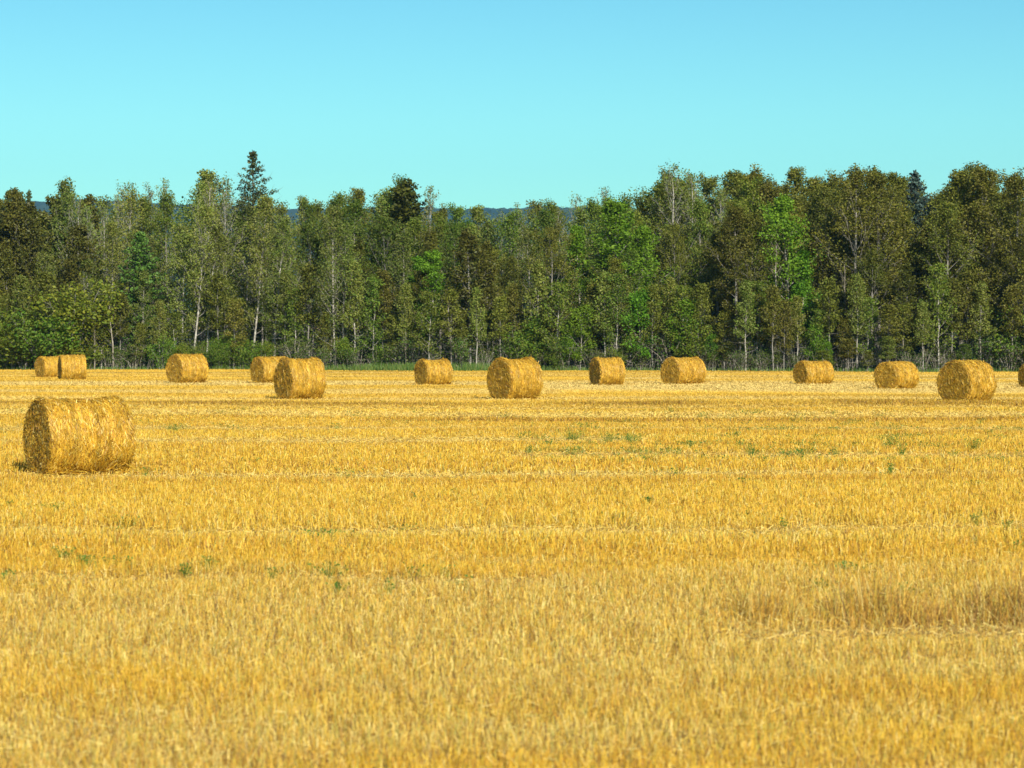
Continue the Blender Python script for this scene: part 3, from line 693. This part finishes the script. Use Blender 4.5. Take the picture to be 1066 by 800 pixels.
# ---------------------------------------------------------------- the wood further in, undergrowth and margin grass
def deep_wood():
    Q = []
    r = np.random.default_rng(77)
    n = 5600
    x = r.uniform(-58, 58, n); d = edge(x) + r.uniform(30, 48, n)
    px = 533 + x * F / d
    top = np.array([px_z(sky(p) + 34, dd) for p, dd in zip(px, d)])
    zg = g(x, d); z = zg + r.random(n) ** 1.25 * (top - zg)
    return leaves_at(r, np.stack([x, d, z], 1), np.full(n, .9), 34, .15)
tag(quads('deep_wood', deep_wood(), M['mid']), 'dark mass of wood filling the gaps behind the trees', 'woodland', kind='stuff')
def undergrowth():
    r = np.random.default_rng(78); n = 2600
    x = r.uniform(-56, 56, n); off = r.uniform(1.2, 16, n); d = edge(x) + off
    hmax = (.6 + 2.2 * n2d(x, d, 31, 3, 3)) * (1 - .62 * sm(9, 15, x))
    c = np.stack([x, d, g(x, d) + r.random(n) * hmax], 1)
    return leaves_at(r, c, np.full(n, .32), 18, .075)
tag(quads('undergrowth', undergrowth(), M['brush']), 'low leafy undergrowth between the trunks along the wood edge', 'undergrowth', kind='stuff')
def twigs():
    r = np.random.default_rng(79); n = 2000
    x = r.uniform(-54, 54, n); d = edge(x) + r.uniform(.8, 6, n); z = g(x, d)
    h = r.uniform(.5, 2.2, n); ln = r.normal(0, .28, (n, 2)); w = .02
    lo = np.stack([x, d, z], 1); hi = lo + np.stack([ln[:, 0] * h, ln[:, 1] * h, h], 1); s = np.array([w / 2, 0, 0]); s2 = s * .5
    V = np.stack([lo - s, lo + s, hi + s2, hi - s2], 1)
    return V
tag(quads('dry_twigs', twigs(), M['dead_wood']), 'pale dry stems and twigs standing along the wood edge', 'dry stems', kind='stuff')
def margin():
    r = np.random.default_rng(80); n = 26000
    x = r.uniform(-52, 52, n); green = .25 + .75 * np.exp(-((x + 6) / 9.0) ** 2)
    k = r.random(n) < green; x = x[k]; n = len(x)
    d = edge(x) + r.uniform(-.3, 2.4, n); z = g(x, d); h = r.uniform(.25, .75, n) * (.55 + .6 * np.exp(-((x + 6) / 9.0) ** 2)); ln = r.normal(0, .25, (n, 2)); a = r.uniform(-1, 1, n)
    s = np.stack([np.cos(a), np.sin(a), 0 * a], 1) * .02
    lo = np.stack([x, d, z], 1); hi = lo + np.stack([ln[:, 0] * h, ln[:, 1] * h, h], 1)
    return np.stack([lo - s, lo + s, hi + s * .4, hi - s * .4], 1)
tag(quads('margin_grass', margin(), M['grass']), 'strip of green grass between stubble and wood', 'grass', kind='stuff')

# ---------------------------------------------------------------- air
def haze():
    me = bpy.data.meshes.new('haze')
    x, y0, y1, z0, z1 = 5000, -290, 7200, -12, 420
    v = [(-x, y0, z0), (x, y0, z0), (x, y1, z0), (-x, y1, z0), (-x, y0, z1), (x, y0, z1), (x, y1, z1), (-x, y1, z1)]
    me.from_pydata(v, [], [(0, 3, 2, 1), (4, 5, 6, 7), (0, 1, 5, 4), (1, 2, 6, 5), (2, 3, 7, 6), (3, 0, 4, 7)])
    m, nt, out = new_mat('air'); p = N(nt, 'ShaderNodeVolumePrincipled')
    p.inputs['Density'].default_value = 0.000048; p.inputs['Color'].default_value = (.22, .58, 1.0, 1); p.inputs['Anisotropy'].default_value = 0.0
    nt.links.new(p.outputs[0], out.inputs['Volume']); me.materials.append(m)
    tag(link(bpy.data.objects.new('haze', me)), 'thin blue air between camera and far hills', 'haze', kind='stuff')
haze()

# ---------------------------------------------------------------- light, sky, camera
EL, AZ = math.radians(31), math.radians(180 - 20)      # azimuth clockwise from +Y
S = Vector((math.sin(AZ) * math.cos(EL), math.cos(AZ) * math.cos(EL), math.sin(EL)))
sun = bpy.data.lights.new('sun', 'SUN'); sun.energy = 5.0; sun.angle = math.radians(.53); sun.color = (1, .95, .86)
so = link(bpy.data.objects.new('sun', sun)); so.rotation_euler = S.to_track_quat('Z', 'Y').to_euler(); so.location = (0, 0, 60)
w = bpy.data.worlds.new('World'); scene.world = w; w.use_nodes = True
nt = w.node_tree; nt.nodes.clear()
st = N(nt, 'ShaderNodeTexSky', sky_type='NISHITA'); st.sun_disc = False; st.sun_elevation = EL; st.sun_rotation = AZ; st.air_density = 1.0; st.dust_density = .4; st.ozone_density = 1.0
mul = N(nt, 'ShaderNodeMix', data_type='RGBA', blend_type='MULTIPLY'); mul.inputs[0].default_value = 1; 
tcw = N(nt, 'ShaderNodeTexCoord'); sep = N(nt, 'ShaderNodeSeparateXYZ'); nt.links.new(tcw.outputs['Generated'], sep.inputs[0])
rw = ramp(nt, sep.outputs[2], [(.035, (.405, .89, .885)), (.075, (.40, .86, .88)), (.125, (.34, .76, .84)), (.3, (.55, .82, .88))])
nt.links.new(rw.outputs[0], mul.inputs[7])
bg = N(nt, 'ShaderNodeBackground'); bg.inputs[1].default_value = .10
wo = N(nt, 'ShaderNodeOutputWorld')
nt.links.new(st.outputs[0], mul.inputs[6]); nt.links.new(mul.outputs[2], bg.inputs[0]); nt.links.new(bg.outputs[0], wo.inputs[0])
cam = bpy.data.cameras.new('camera'); co = link(bpy.data.objects.new('camera', cam)); scene.camera = co
cam.sensor_width = 36; cam.lens = 36 * F / 1066; cam.clip_end = 20000; cam.clip_start = .5
co.location = (0, 0, CAM_H); co.rotation_euler = (math.radians(90) - math.atan((400 - HZ) / F), 0, 0)
cam.dof.use_dof = True; cam.dof.focus_distance = 90; cam.dof.aperture_fstop = 3.6
scene.view_settings.view_transform = 'Standard'; scene.view_settings.look = 'None'; scene.view_settings.exposure = 0.48; scene.view_settings.gamma = 1
scene.cycles.use_denoising = True
scene.cycles.max_bounces = 6; scene.cycles.diffuse_bounces = 3; scene.cycles.glossy_bounces = 2; scene.cycles.transmission_bounces = 3; scene.cycles.volume_bounces = 0; scene.cycles.transparent_max_bounces = 6
